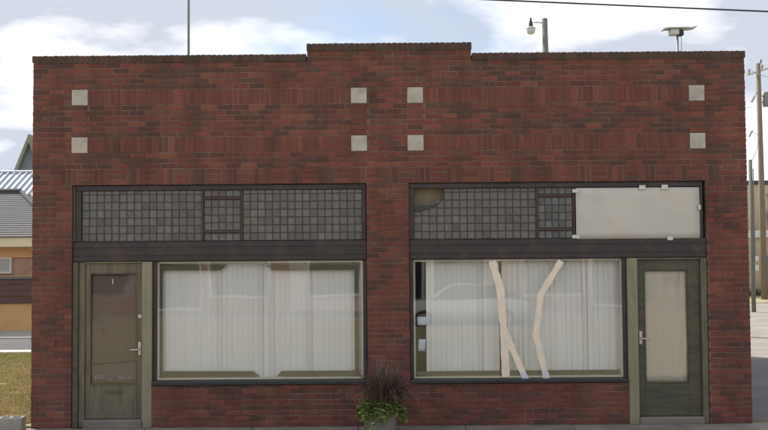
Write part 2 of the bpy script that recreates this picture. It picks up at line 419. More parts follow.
full = [b for b in bricks if b[2] > MOD-J-.002 and b[3] < U]
full.sort(key=lambda b: (b[0]**2 + 169 + (b[1]-2.49)**2))
single = set(id(b) for b in full[:300])
var = {}
mb = MB()
for b in bricks:
    x, z, w_, h_, ci = b
    rnd = R.choice((.0, .0015, .003, .0045))
    if id(b) in single:
        key = (ci, rnd)
        if key not in var:
            q = MB(); vs, fs = brick_geo(MOD-J, U-J, rnd); q.faces(vs, fs, PAL[ci]); var[key] = q.mesh('brick', 'brick')
        o = link('brick', var[key], wall); o.location = (x + R.uniform(-.0015, .0015), 0, z + R.uniform(-.001, .001)); o.rotation_euler = (0, R.uniform(-.006, .006), 0)
    else:
        e_ = R.uniform(-.0035, .0035) if (x-w_/2 < XL+.01 or x+w_/2 > XR-.01) else 0
        vs, fs = brick_geo(w_, h_, rnd); t = R.uniform(-.006, .006)
        mb.faces([(x+e_+v[0]+t*v[2], v[1], z+v[2]-t*v[0]) for v in vs], fs, PAL[ci])
tag(mb.build('brick_field', 'brick', wall), kind='stuff')
# cast stone squares
for (a, b_) in SQ:
    for i0 in (51, 60):
        o = B(-(b_-a)/2+.004, (b_-a)/2-.004, -.008, .1, -1.5*U+.003, 1.5*U-.003, bev=.005).build('stone_block', 'stone', wall); o.location = ((a+b_)/2, 0, (i0+1.5)*U)
# parapet cap of rowlock bricks
capm = []
for k in range(6):
    c = R.choice(((.082, .048, .038), (.095, .052, .042), (.07, .044, .035), (.105, .053, .042), (.08, .052, .038)))
    q = B(-.0352, .0352, -.022, .27, 0, .1, c=tuple(v*R.uniform(.85, 1.15) for v in c), bev=.007); capm.append(q.mesh('cap_brick', 'brick'))
def cap(a, b_, z):
    nn = round((b_-a)/.0758); s_ = (b_-a)/nn
    for i in range(nn):
        o = link('cap_brick', R.choice(capm), wall); o.location = (a+(i+.5)*s_, 0, z + R.uniform(-.0025, .0025)); o.rotation_euler = (0, R.uniform(-.012, .012), 0)
part(B(XL+.01, -1.10, -.012, .26, 68*U+.001, 68*U+.006), 'cap_bed', 'mortar'); part(B(1.28, XR-.01, -.012, .26, 68*U+.001, 68*U+.006), 'cap_bed', 'mortar')
part(B(-1.08, 1.26, -.012, .26, 70*U+.001, 70*U+.006), 'cap_bed', 'mortar')
for (a, b_, z) in ((XL, -1.105, 68*U), (1.285, XR, 68*U), (-1.095, 1.275, 70*U)): part(B(a, b_, -.014, .262, z+.0065, z+.094), 'cap_joint', 'mortar')
cap(XL-.012, -1.10, 68*U+.006); cap(1.28, XR+.012, 68*U+.006); cap(-1.10, 1.28, 70*U+.006)

# side walls, rear wall, roof, floor
def side_wall(X, sgn):
    q = MB(); q.box(min(X, X-sgn*.25)+ (.006 if sgn < 0 else 0), max(X, X-sgn*.25) - (.006 if sgn > 0 else 0), .262, YB, -.15, 66*U)
    o = part(q, 'side_wall', 'mortar'); g = MB()
    for i in range(66):
        y = .03 - (i % 2)*MOD/2
        while y < YB:
            a, b_ = max(y, .03), min(y+MOD, YB)
            if b_-a > .04:
                vs, fs = brick_geo(b_-a-J, U-J, R.choice((0, .0015, .003))); yc = (a+b_)/2; zc = (i+.5)*U
                P_ = [(X + sgn*(-v[1]), yc + sgn*v[0], zc+v[2]) for v in vs]
                g.faces(P_, fs, PAL[pick(y*1.3+X*7, i*U, 0)])
            y += MOD
    tag(g.build('brick_field', 'brick', o), kind='stuff')
    part(B(X-.14 if sgn > 0 else X-.02, X+.02 if sgn > 0 else X+.14, .265, YB, 66*U+.001, 66*U+.06, bev=.01), 'coping', 'stone')
side_wall(XL, -1); side_wall(XR, 1)
part(B(XL+.26, XR-.26, YB-.25, YB-.01, -.15, 65*U), 'rear_wall', 'mortar')
part(B(XL+.26, XR-.26, .27, YB-.26, 4.55, 4.75), 'roof', 'roofing')
part(B(XL+.26, XR-.26, .27, YB-.26, -.1, .06), 'shop_floor', 'interior')
part(B(-.08, .20, .9, YB-.27, .07, 4.54), 'party_wall', 'interior')
part(B(XL+.27, XR-.27, 4.5, 4.6, .07, 4.54), 'partition', 'interior')

# ---- shop fronts
YF = .045      # front plane of frames
def bars(mb_, lst, y0, y1, bev=.004):
    for (a, b_, z0, z1) in lst: mb_.box(a, b_, y0, y1, z0, z1, bev=bev)
    return mb_
paneA = {}
def pane_mesh(w_, h_, blue):
    key = (round(w_, 4), round(h_, 4), blue)
    if key not in paneA:
        q = MB(); a, b_ = w_/2, h_/2; i = .004
        vs = [(-a, .012, -b_), (a, .012, -b_), (a, .012, b_), (-a, .012, b_), (-a, .002, -b_), (a, .002, -b_), (a, .002, b_), (-a, .002, b_),
              (-a+i, .0, -b_+i), (a-i, .0, -b_+i), (a-i, .0, b_-i), (-a+i, .0, b_-i)]
        fs = [(8, 9, 10, 11), (3, 2, 1, 0)]
        for k in range(4):
            j = (k+1) % 4; fs += [(4+k, 4+j, 8+j, 8+k), (k, j, 4+j, 4+k)]
        q.faces(vs, fs); paneA[key] = q.mesh('pane', 'prism_blue' if blue else 'prism')
    return paneA[key]
def transom(xa, xb, va, vb, hole=None, nosingle=lambda x, z: False, skip=None):
    tw = kid(empty('transom_window')); zb, zt_ = 2.635, 3.365
    fr = MB()
    x0_, x1_ = xa-.075, xb+.055
    bars(fr, [(x0_, x1_, zt_, ZT-.006), (x0_, xa, zb, zt_-.001), (xb, x1_, zb, zt_-.001)], YF, YF+.10)
    part(fr, 'frame', 'dark_metal', tw)
    came = MB(); red = MB(); stuff = {False: MB(), True: MB()}
    def grid(a, b_, z0, z1, nx, nz, blue=False, half=False):
        px = (b_-a)/nx; pz = (z1-z0)/nz
        for i in range(nx+1):
            if i in (0, nx): continue
            zc = z1
            if hole:
                while zc > z0 and hole(a+i*px, zc-.02): zc -= .02
            came.box(a+i*px-.0065, a+i*px+.0065, YF+.030, YF+.046, z0, zc)
        nzz = int(math.ceil(nz))
        for j in range(nzz):
            za, zc = z0+j*pz, min(z0+(j+1)*pz, z1)
            if j:
                xs = a
                if hole:
                    while hole(xs+.02, za): xs += .02
                came.box(xs, b_, YF+.031, YF+.045, za-.0065, za+.0065)
            for i in range(nx):
                cx_, cz_ = a+(i+.5)*px, (za+zc)/2
                if hole and hole(cx_, cz_): continue
                w_, h_ = px-.006, zc-za-.006
                bl = blue if R.random() < .93 else not blue
                me = pane_mesh(w_, h_, bl)
                if (zc-za) > pz*.7 and not nosingle(cx_, cz_):
                    o = link('pane', me, tw); o.location = (cx_, YF+.036, cz_); o.rotation_euler = (R.uniform(-.06, .06), R.uniform(-.01, .01), R.uniform(-.06, .06))
                else:
                    stuff[bl].faces([(v.co.x+cx_, v.co.y+YF+.036, v.co.z+cz_) for v in me.vertices], [tuple(f.vertices) for f in me.polygons])
    grid(xa, va, zb, zt_, 16, 6.5); 
    if skip != 'right': grid(vb, xb, zb, zt_, 16, 6.5)
    f = .034
    grid(va+f, vb-f, zb, 2.745, 5, 1, skip == 'right'); grid(va+f, vb-f, 3.268, zt_, 5, 1, skip == 'right'); grid(va+f, vb-f, 2.785, 3.228, 5, 4, skip == 'right')
    bars(red, [(va, va+f-.002, zb, zt_-.001), (vb-f+.002, vb, zb, zt_-.001), (va+f-.001, vb-f+.001, 2.747, 2.783), (va+f-.001, vb-f+.001, 3.230, 3.266)], YF+.012, YF+.07)
    part(red, 'vent_frame', 'red_frame', tw); came_o = came.build('cames', 'came', tw)
    for bl, q in stuff.items():
        if q.v: tag(q.build('pane_field', 'prism_blue' if bl else 'prism', tw), kind='stuff')
    return tw
def hole(x, z):
    if x > .86: return False
    lim = 3.045 + .035*(x-.42)/.24 if x < .66 else (3.08 + (x-.66)*.5 if x < .8 else 3.15 + (x-.8)*4)
    return z > lim
transom(-4.345, -.315, -2.622, -2.03)
transom(.43, 4.52, 2.184, 2.745, hole=hole, skip='right', nosingle=lambda x, z: x < 2.18 and z > 2.97)
bk = part(B(2.748, 4.515, YF+.05, YF+.06, 2.64, 3.36), 'backing_board', 'prism')
bk2 = part(B(.42, .93, .26, .27, 2.9, 3.43), 'bulkhead_board', 'olive_board')
# torn edge under the hole
te = MB(); pts = [(.425, 3.02, .10), (.50, 3.03, .085), (.55, 3.04, .095), (.60, 3.055, .06), (.66, 3.07, .055), (.72, 3.10, .03), (.78, 3.135, .022), (.83, 3.19, .014)]
for i in range(len(pts)-1):
    (xa, za, ha), (xb, zb_, hb) = pts[i], pts[i+1]
    te.faces([(x, y, z) for y in (YF+.024, YF+.032) for x, z in ((xa, za), (xb, zb_), (xb, zb_+hb), (xa, za+ha))], [(0, 1, 2, 3), (7, 6, 5, 4), (3, 2, 6, 7), (0, 4, 5, 1)])
part(te, 'broken_edge', 'ridge_dark')

def header(a, b_):
    q = MB(); q.box(a+.004, b_-.004, YF-.005, YF+.14, 2.345, 2.63, bev=.006)
    for (z0, z1) in ((2.36, 2.40), (2.43, 2.52), (2.55, 2.615)): q.box(a+.006, b_-.006, YF-.014, YF-.004, z0, z1, bev=.004)
    return part(q, 'header_beam', 'dark_metal')
header(*LO); header(*RO)
def jamb(a, b_, z0, z1, material, y0=.02, name='jamb'): return part(B(a, b_, y0, YF+.12, z0, z1, bev=.006), name, material)
jamb(-4.456, -4.424, 2.634, ZT-.006, 'green_paint', .03)

def display(a, b_, zb, brown, name):
    w_ = kid(empty('display_window'))
    part(B(a+.005, a+.055, YF, YF+.12, zb+.034, 2.342, bev=.004), 'frame', 'dark_metal', w_)
    part(B(b_-.055, b_-.005, YF, YF+.12, zb+.034, 2.342, bev=.004), 'frame', 'dark_metal', w_)
    part(B(a+.002, b_-.002, -.03, YF+.16, ZB+.050, zb+.032, bev=.012), 'sill', 'dark_sill', w_)
    g = B(a+.056, b_-.056, YF+.020, YF+.026, zb+.036, 2.340); part(g, 'glass', 'shop_glass', w_)
    cr = MB(); i0, i1, t = a+.056, b_-.056, .03
    bars(cr, [(i0, i1, 2.312, 2.340), (i0, i1, zb+.036, zb+.064), (i0, i0+t, zb+.065, 2.311), (i1-t, i1, zb+.065, 2.311)], YF+.03, YF+.075)
    part(cr, 'inner_frame', 'cream_paint', w_)
    for (pl, y) in brown:
        q = MB(); k = len(pl)
        vs = [(x, YF+.078, z) for x, z in pl] + [(x, YF+.10, z) for x, z in pl]
        fs = [tuple(range(k)), tuple(reversed(range(k, 2*k)))] + [(i, i+k, (i+1) % k+k, (i+1) % k) for i in range(k)]
        q.faces(vs, fs); part(q, 'trim_bar', 'brown_trim', w_)
    return w_
zs = .655
display(*LW, .615, [([(-3.225, 2.312), (-3.225, 2.215), (-2.36, 2.208), (-2.275, 2.285), (-3.17, 2.292)], 0),
                    ([(-1.70, 2.285), (-1.615, 2.203), (-.372, 2.203), (-.372, 2.280)], 0),
                    ([(-3.225, .690), (-1.80, .686), (-1.89, .762), (-3.225, .772)], 0),
                    ([(-1.55, .688), (-.372, .688), (-.372, .760), (-1.49, .762)], 0),
                    ([(-3.225, .774), (-3.195, .774), (-3.195, 2.213), (-3.225, 2.213)], 0),
                    ([(-.432, .762), (-.374, .762), (-.374, 2.201), (-.432, 2.201)], 0)], 'left')
display(*RW, .610, [([(.46, .682), (3.36, .684), (3.36, .745), (.46, .742)], 0)], 'right')

# ---- doors
def door(x0, x1, gx0, gx1, gz0, gz1, zb, zt_, frame_mat, rail_mat, kind):
    d = kid(empty('door'))
    y0, y1 = YF+.03, YF+.075
    [part(B(a, b_, y0, y1, zb, zt_, bev=.003), 'stile', frame_mat, d) for (a, b_) in ((x0, gx0), (gx1, x1))]
    part(B(gx0+.001, gx1-.001, y0+.002, y1-.002, gz1, zt_, bev=.003), 'top_rail', frame_mat, d)
    part(B(gx0+.001, gx1-.001, y0+.002, y1-.002, zb, gz0, bev=.003), 'kick_panel', rail_mat, d)
    part(B(gx0+.001, gx1-.001, y0+.018, y0+.024, gz0+.001, gz1-.001), 'glass', 'door_glass', d)
    q = MB(); t = .014
    bars(q, [(gx0, gx1, gz1-t, gz1-.001), (gx0, gx1, gz0+.001, gz0+t), (gx0, gx0+t, gz0+t, gz1-t), (gx1-t, gx1, gz0+t, gz1-t)], y0-.004, y0+.014, .003)
    part(q, 'glazing_bead', rail_mat, d)
    return d
dl = door(-4.285, -3.462, -4.222, -3.545, .585, 2.185, .112, 2.325, 'olive_paint', 'olive_paint', 'L')
dr = door(3.61, 4.515, 3.715, 4.345, .560, 2.170, .095, 2.315, 'green_paint', 'green_paint', 'R')
def jset(x0, x1, z1, m1): return jamb(x0, x1, -.01, z1, m1)
jset(-4.455, -4.375, 2.342, 'green_paint'); jamb(-4.374, -4.288, -.01, 2.342, 'olive_paint', .05); jamb(-3.458, -3.318, -.01, 2.342, 'pale_olive', .0, 'post')
jamb(-4.286, -3.460, 2.327, 2.343, 'pale_olive', .04, 'head')
jset(4.52, 4.604, 2.342, 'olive_paint'); jamb(3.463, 3.606, -.01, 2.342, 'pale_olive', .0, 'post')
jamb(3.608, 4.518, 2.318, 2.343, 'olive_paint', .04, 'head')
part(B(-4.286, -3.461, -.03, YF+.14, -.01, .104, bev=.01), 'threshold', 'concrete'); part(B(3.608, 4.518, -.03, YF+.14, -.01, .085, bev=.01), 'threshold', 'concrete')
def handle(d, x, z, s):
    q = B(x-.024, x+.024, .058, .076, z-.09, z+.10, bev=.006); h = part(q, 'handle_plate', 'bright_metal', d)
    q = MB(); q.tube([(x, .06, z-.005), (x, .02, z-.005), (x+s*.03, .012, z-.005), (x+s*.125, .012, z-.012)], .012, 8); part(q, 'door_handle', 'bright_metal', d, True)
handle(dl, -3.505, 1.10, -1)
q = MB(); q.lathe([(0, 0), (.030, 0), (.030, .016), (.020, .022), (0, .024)], n=16); q.v = [(v[0]-3.500, .074-v[2], v[1]+1.56) for v in q.v]; part(q, 'deadbolt', 'bright_metal', dl)
handle(dr, 3.655, 1.20, 1)
q = MB(); bars(q, [(-4.005, -3.75, .472, .515)], .070, .078, .002); bars(q, [(-3.99, -3.765, .482, .505)], .066, .071, .002); part(q, 'mail_slot', 'brown_trim', dl)
# worn remnants of lettering low on the left door glass
q = MB()
for (a, hh, ww) in ((-4.155, .05, .028), (-4.118, .045, .012), (-4.098, .05, .03), (-4.06, .048, .034), (-3.95, .05, .012), (-3.936, .02, .03), (-3.81, .05, .04), (-3.765, .036, .03), (-3.73, .05, .014), (-3.71, .03, .03), (-3.675, .052, .013), (-3.655, .045, .03)):
    z = .665 + R.uniform(-.006, .006); sk = R.uniform(-.004, .004)
    q.poly([(a, YF+.046, z), (a+ww, YF+.046, z+R.uniform(-.004, .006)), (a+ww+sk, YF+.046, z+hh*1.4), (a+sk, YF+.046, z+hh*1.4+R.uniform(-.01, .004))])
part(q, 'lettering', 'letter', dl)

# ------------------------------------------------------------------ blinds (hang inside the windows)
def blinds(label, a, b_, z0, z1, y, n, seams=()):
    root = tag(empty('vertical_blinds', ((a+b_)/2, y, z1)), label, 'blinds')
    hr = B(a-(a+b_)/2, b_-(a+b_)/2, -.02, .02, -.045, 0, bev=.005).build('head_rail', 'blind', root)
    p_ = (b_-a)/n; wv = p_*.56; H = z1-z0-.05
    var_ = []
    for k in range(3):
        q = MB(); bow = .003+.0012*k
        for i in range(4):
            u0, u1 = -1+i*.5, -1+(i+1)*.5
            q.faces([(u0*wv, bow*(1-u0*u0), -H), (u1*wv, bow*(1-u1*u1), -H), (u1*wv, bow*(1-u1*u1), 0), (u0*wv, bow*(1-u0*u0), 0)], [(0, 1, 2, 3)])
        var_.append(q.mesh('slat', 'blind', True))
    for i in range(n):
        o = link('slat', var_[R.randrange(3)], root); o.location = (a+(i+.5)*p_-(a+b_)/2, R.uniform(-.002, .002), -.047 + R.uniform(-.004, .004))
        o.rotation_euler = (R.uniform(-.003, .003), R.uniform(-.002, .002), (math.radians(22) if i in seams else math.radians(4.5)) + R.uniform(-.04, .04))
    return root
blinds('closed white vertical blinds beside the wooden door with brown glass', -3.24, -1.742, .66, 2.345, .195, 20, (11, 19))
blinds('closed white vertical blinds ending at the brick pier, framed by brown bars', -1.738, -.34, .66, 2.345, .195, 18, (1, 8))
blinds('narrow white vertical blinds beside the dark gap in the window', .605, 1.648, .65, 2.345, .195, 14, (10,))
blinds('wide white vertical blinds behind the tan tape, next to the door', 1.70, 3.40, .65, 2.345, .195, 22, (3, 15))
# ------------------------------------------------------------------ papers and tape
def sheet(name, mat_, x0, x1, z0, z1, y, label, cat, th=.002, nx=14, nz=8, amp=.003, skew=(0, 0, 0, 0)):
    q = MB(); idx = []
    for j in range(nz+1):
        for i in range(nx+1):
            u, v = i/nx, j/nz
            xx = x0+(x1-x0)*u + skew[0]*v; z = z0+(z1-z0)*v + skew[1]*u
            dy = amp*noise.noise(Vector((xx*3.1, z*3.7, 2.1)))
            q.v.append((xx, y+dy, z))
    W_ = nx+1
    for j in range(nz):
        for i in range(nx): q.f.append((j*W_+i, j*W_+i+1, (j+1)*W_+i+1, (j+1)*W_+i)); q.c.append(None)
    ox = Vector(((x0+x1)/2, y, z0)); q.v = [tuple(Vector(v)-ox) for v in q.v]
    o = q.build(name, mat_, None, True); o.location = ox
    md = o.modifiers.new('thickness', 'SOLIDIFY'); md.thickness = th; md.offset = 0
    return tag(o, label, cat)
ps = sheet('paper_sheet', 'paper', 2.752, 4.522, 2.622, 3.352, .034, 'large off-white sheet taped over the right side of the transom', 'paper', amp=.014)
ox = ps.location
for (a, b_, z0, z1) in ((2.70, 2.80, 3.285, 3.335), (2.69, 2.80, 2.632, 2.682), (3.66, 3.75, 3.325, 3.385), (3.98, 4.07, 3.325, 3.39), (4.50, 4.535, 3.03, 3.10), (4.05, 4.13, 2.595, 2.65)):
    B(a-ox.x, b_-ox.x, -.0165, -.0145, z0-ox.z, z1-ox.z).build('tape_tab', 'white_plastic', ps)
sheet('paper_sheet', 'stained_paper', 3.722, 4.338, .566, 2.164, YF+.058, 'water-stained tan paper covering the inside of a door glass', 'paper', amp=.006, nz=16)
sheet('paper_sheet', 'kraft_paper', -4.218, -3.549, .59, 2.18, YF+.062, 'dark brown paper behind the left door glass', 'paper', amp=.012, nz=18)
kp = [o for o in col.objects if o.name.startswith('paper_sheet')][-1]
q = MB(); q.tube([(-4.17, YF+.048, .885), (-4.05, YF+.046, .893), (-3.85, YF+.046, .905), (-3.70, YF+.046, .915), (-3.57, YF+.048, .935)], .006, 6); q.v = [tuple(Vector(v)-kp.location) for v in q.v]; q.build('fold_edge', 'brown_trim', kp)
q = B(-3.91, -3.892, YF+.044, YF+.046, 2.03, 2.10); q.v = [tuple(Vector(v)-kp.location) for v in q.v]; q.build('tape_tab', 'stone', kp)
sheet('paper_note', 'blue_paper', .465, .60, 1.40, 1.52, .14, 'pale blue note in the window gap, the upper of two', 'paper', amp=.001, nx=3, nz=3)
sheet('paper_note', 'blue_paper', .47, .575, 1.03, 1.20, .14, 'pale blue note in the window gap, the lower of two', 'paper', amp=.001, nx=3, nz=3, skew=(.012, 0, 0, 0))
def strip(pts, wd, label, tip=True, yo=0.0):
    """a ribbon of tape stuck to the outside of the glass"""
    root = empty('tape_strip', (pts[-1][0], YF+.017-yo, pts[-1][1])); o0 = root.location
    P2 = []
    for i in range(len(pts)-1):
        k = 8
        for s in range(k): P2.append(Vector(pts[i]).lerp(Vector(pts[i+1]), s/k))
    P2.append(Vector(pts[-1]))
    q = MB(); tipq = MB(); nP = len(P2); Lf = []; Rt = []
    for i, c in enumerate(P2):
        d = (P2[min(i+1, nP-1)] - P2[max(i-1, 0)]).normalized(); nn = Vector((-d.y, d.x))
        hw = wd/2*(1+.07*math.sin(i*1.7)+R.uniform(-.09, .09)); Lf.append(c+nn*hw); Rt.append(c-nn*hw)
    for i in range(nP-1):
        tgt = tipq if tip and i >= nP-3 else q
        a, b_, c, d = Lf[i], Lf[i+1], Rt[i+1], Rt[i]
        vs = [(v.x-o0.x, y, v.y-o0.z) for y in (-.002, .0015) for v in (a, b_, c, d)]
        tgt.faces(vs, [(0, 1, 2, 3), (7, 6, 5, 4), (0, 4, 5, 1), (2, 6, 7, 3)])
    q.build('tape', 'tape', root)
    if tipq.v: tipq.build('tape_end', 'tape_end', root)
    return tag(root, label, 'tape')
strip([(1.547, 2.315), (1.66, 1.90), (1.70, 1.25), (1.722, .662)], .105, 'long tan tape strip from window top to sill, dark slit behind it', False)
strip([(1.705, 1.335), (1.80, 1.11), (2.015, .602)], .090, 'short slanting tan tape strip branching off a longer one', yo=.004)
strip([(2.535, 2.312), (2.232, 1.83), (2.158, 1.26), (2.312, .588)], .088, 'bent tan tape strip zigzagging down the window glass')

# ------------------------------------------------------------------ planter
plant = tag(empty('potted_plant', (-.07, -.72, 0)), 'purple fountain grass and green leaves in a pale concrete pot', 'potted plant')
q = MB(); q.lathe([(0, 0), (.17, 0), (.185, .01), (.235, .27), (.25, .275), (.255, .33), (.225, .335), (.215, .30), (0, .30)], n=28); q.build('pot', 'pot', plant, True)
q = MB(); q.lathe([(.214, .302), (.12, .325), (0, .33)], n=18); q.build('soil', 'soil', plant)
gb = MB()
for i in range(1300):
    a = R.uniform(0, 2*math.pi); ln = R.uniform(.28, .80); lean = R.uniform(.2, 1.15)
    x, y, z = R.gauss(.05, .07), R.gauss(0, .06), .31
    c = R.choice(((.14, .078, .058), (.115, .066, .050), (.165, .10, .072), (.125, .095, .055), (.17, .115, .085)))
    k = 7; dirx, diry = math.cos(a)+.10, math.sin(a); P_ = []
    el = math.radians(88) - lean*.45
    for s in range(k+1):
        P_.append(Vector((x, y, z))); st = ln/k
        x += dirx*math.cos(el)*st; y += diry*math.cos(el)*st; z += math.sin(el)*st; el -= lean*(.10+.045*s)*(ln/.6)
    pr = Vector((-diry, dirx, 0)).normalized()
    seed = R.random() < .35
    for s in range(k):
        w0 = .0034*(1-s/k*.75); w1 = .0034*(1-(s+1)/k*.75)
        if seed and s >= k-3: w0 = w1 = .0065 if s < k-1 else .004
        if seed and s == k-1: w1 = .002
        gb.faces([P_[s]-pr*w0, P_[s]+pr*w0, P_[s+1]+pr*w1, P_[s+1]-pr*w1], [(0, 1, 2, 3)], c if not (seed and s >= k-3) else (.125, .085, .075))
tag(gb.build('grass_blades', 'leaf', plant), kind='stuff')
lf = MB()
for i in range(1700):
    a = R.uniform(0, 2*math.pi); rr = .31*math.sqrt(R.random())*(1+.12*math.sin(a*3+1)); h = .34 + R.uniform(0, .20)*(1-(rr/.36)**2)
    if rr > .21: h -= R.uniform(0, 1.5)*(rr-.19)
    c0 = Vector((rr*math.cos(a), rr*math.sin(a), h)); d = Vector((math.cos(a+R.uniform(-.9, .9)), math.sin(a+R.uniform(-.9, .9)), R.uniform(-.5, .7))).normalized()
    s_ = R.uniform(.035, .075); n_ = d.cross(Vector((R.uniform(-.4, .4), R.uniform(-.4, .4), 1))).normalized()*s_*.42; k = R.uniform(.6, 1.35)
    c = tuple(v*k for v in R.choice(((.21, .27, .07), (.26, .33, .09), (.15, .21, .055))))
    mid = c0+d*s_*.45+Vector((0, 0, .006)); lf.faces([c0, mid+n_, c0+d*s_-Vector((0, 0, .008)), mid-n_], [(0, 1, 2, 3)], c)
tag(lf.build('leaves', 'leaf', plant), kind='stuff')

# concrete block on the lawn edge
cb = MB(); cb.box(-.165, .165, -.10, -.065, 0, .19, bev=.008); cb.box(-.165, .165, .065, .10, 0, .19, bev=.008)
for x in (-.165, -.0175, .13): cb.box(x, x+.035, -.066, .066, .001, .188, bev=.003)
cb.box(-.129, .129, -.064, .064, .001, .12)
o = tag(cb.build('concrete_block', 'block'), 'small pale concrete block lying beside the brick wall corner', 'concrete block'); o.location = (-5.235, -.16, 0); o.rotation_euler = (0, 0, .05)

# lawn grass
gr = MB()
def tuft(x, y, hmax, cols):
    for _ in range(3):
        a = R.uniform(0, 6.28); h = R.uniform(.3, 1)*hmax; w_ = .006+.004*R.random(); c = R.choice(cols); k = R.uniform(.7, 1.3)
        dx, dy = math.cos(a), math.sin(a); lx, ly = R.uniform(-1, 1)*h*.7, R.uniform(-1, 1)*h*.7
        gr.faces([(x-dx*w_, y-dy*w_, -.006), (x+dx*w_, y+dy*w_, -.006), (x+lx, y+ly, h)], [(0, 1, 2)], tuple(v*k for v in c))
DRY = ((.50, .41, .21), (.44, .38, .18), (.54, .44, .26)); GRN = ((.30, .32, .12), (.36, .37, .15))
for i in range(34000):
    y = 9.6*R.random()**1.25; t_ = R.uniform(-1.6, .9); x = -(13+y)*.405 + t_
    if x > -5.06 or (x > -5.5 and y < .05): continue
    v = noise.noise(Vector((x*.7, y*.55, 3.3)))+.25*(y-6)/3
    if noise.noise(Vector((x*1.3, y*1.6, 9.1))) > .5: continue
    tuft(x, y, .05, GRN if R.random() < .38+.6*v else DRY)
tag(gr.build('lawn_grass', 'dry_grass'), 'dry yellow lawn grass with green patches beside the building', 'grass', kind='stuff')

# ------------------------------------------------------------------ things on the roof
am = tag(empty('antenna_mast', (-3.87, 5.0, 4.751)), 'tall thin grey mast rising above the parapet', 'antenna mast')
q = MB(); q.tube([(0, 0, 0), (0, 0, 3.2), (.0, 0, 3.21), (.0, 0, 5.6)], [.024, .024, .019, .018], 10); q.build('pole', 'galvanised', am, True)
B(-.12, .12, -.12, .12, 0, .02, bev=.004).build('base_plate', 'galvanised', am)
for a in (0, 2.1, 4.2):
    q = MB(); q.tube([(math.cos(a)*.7, math.sin(a)*.7, 0), (0, 0, .75)], .012, 6); q.build('brace', 'galvanised', am)
ta = tag(empty('rooftop_antenna', (4.735, 1.5, 4.751)), 'flat winged antenna with white and black boxes on short post', 'antenna')
q = MB(); q.tube([(0, 0, 0), (.0, 0, 1.14)], .016, 10); q.build('post', 'galvanised', ta, True)
q = MB(); q.tube([(.05, .0, .10), (.055, -.01, .8), (.06, -.01, 1.04), (.055, -.01, 1.14)], .004, 5); q.build('lead', 'cable', ta)
B(-.13, .012, -.07, .07, 1.14, 1.235, bev=.012).build('amplifier_box', 'white_plastic', ta); B(.013, .09, -.055, .055, 1.13, 1.225, bev=.012).build('motor', 'black_plastic', ta)
q = MB(); 
pw = [(-.255, 1.222), (-.18, 1.240), (.10, 1.243), (.20, 1.240), (.285, 1.258)]
for i in range(4):
    (xa, za), (xb, zb_) = pw[i], pw[i+1]
    q.faces([(xa, y, za+dz) for dz in (0, .014) for y in (-.10, .10)] + [(xb, y, zb_+dz) for dz in (0, .014) for y in (-.10, .10)], [(0, 1, 5, 4), (2, 6, 7, 3), (0, 4, 6, 2), (1, 3, 7, 5), (0, 2, 3, 1), (4, 5, 7, 6)])
q.build('wing', 'white_trim', ta)
B(-.1, .1, -.1, .1, 0, .015, bev=.004).build('base_plate', 'galvanised', ta)

# yard light on a pole behind the building
yl = tag(empty('street_lamp', (5.52, 17, 0)), 'grey wooden pole with a clear-globed lamp above the parapet', 'street lamp')
q = MB(); q.tube([(0, 0, -.3), (-.06, 0, 5), (-.13, 0, 10.12)], [.14, .11, .095], 12); q.build('pole', 'grey_wood', yl, True)
q = MB(); q.tube([(-.13, 0, 9.9), (-.20, -.03, 9.96), (-.34, -.04, 9.99), (-.52, -.05, 9.98)], .018, 8); q.build('arm', 'galvanised', yl, True)
q = MB(); q.lathe([(0, .42), (.03, .42), (.035, .33), (.06, .28), (.075, .16), (.09, .10), (0, .10)], -.60, -.05, 9.72, 14); q.build('ballast_housing', 'ridge_dark', yl, True)
q = MB(); q.lathe([(.085, .10), (.15, .06), (.155, 0), (.13, -.08), (.07, -.13), (0, -.135)], -.60, -.05, 9.72, 16); q.build('globe', 'lamp_glass', yl, True)
q = MB(); q.lathe([(.10, .12), (.165, .07), (.165, .05), (.10, .10)], -.60, -.05, 9.72, 16); q.build('collar', 'white_plastic', yl, True)

# ------------------------------------------------------------------ right: poles and far buildings
up_ = tag(empty('utility_pole', (17.9, 30, 0)), 'tall brown wooden utility pole with crossarm, insulators and transformer', 'utility pole')
q = MB(); q.tube([(0, 0, -.5), (-.02, 0, 6), (-.05, 0, 11.2)], [.15, .13, .105], 12); q.build('pole', 'old_wood', up_, True)
q = MB(); q.tube([(-.66, -.25, 10.62), (.75, .35, 11.1)], .05, 6); q.build('crossarm', 'cream_paint', up_)
for (x, y, z) in ((-.58, -.22, 10.69), (.08, 0, 11.2), (.16, .06, 10.95), (.66, .3, 11.12)):
    q = MB(); q.lathe([(0, 0), (.03, 0), (.03, .06), (.07, .07), (.07, .11), (.04, .13), (.06, .17), (.03, .22), (0, .22)], x, y, z, 10); q.build('insulator', 'porcelain', up_, True)
q = MB(); q.lathe([(0, 0), (.2, 0), (.22, .05), (.22, .62), (.18, .68), (0, .70)], .36, .02, 9.15, 14); tr = q.build('transformer', 'galvanised', up_, True)
q = MB(); q.tube([(.10, 0, 9.35), (.30, .02, 9.35)], .03, 6); q.tube([(.10, 0, 9.65), (.30, .02, 9.65)], .03, 6); q.build('bracket', 'galvanised', up_)
q = MB(); q.tube([(-.44, -.1, 9.35), (-.28, -.06, 9.62)], .05, 8); q.build('cutout_fuse', 'porcelain', up_)
q = MB(); q.tube([(-.28, -.06, 9.62), (-.1, 0, 9.9), (-.05, 0, 10.1)], .012, 5); q.build('jumper_wire', 'cable', up_)
q = MB(); q.tube([(-.58, -.05, 7.70), (-.40, -.03, 8.0)], .045, 6); q.tube([(-.62, -.05, 7.98), (-.08, 0, 7.78)], .012, 5); q.build('guy_clamp', 'galvanised', up_)
mp_ = tag(empty('service_post', (14.15, 22, 0)), 'short grey wooden post with white meter boxes beside the brick corner', 'post')
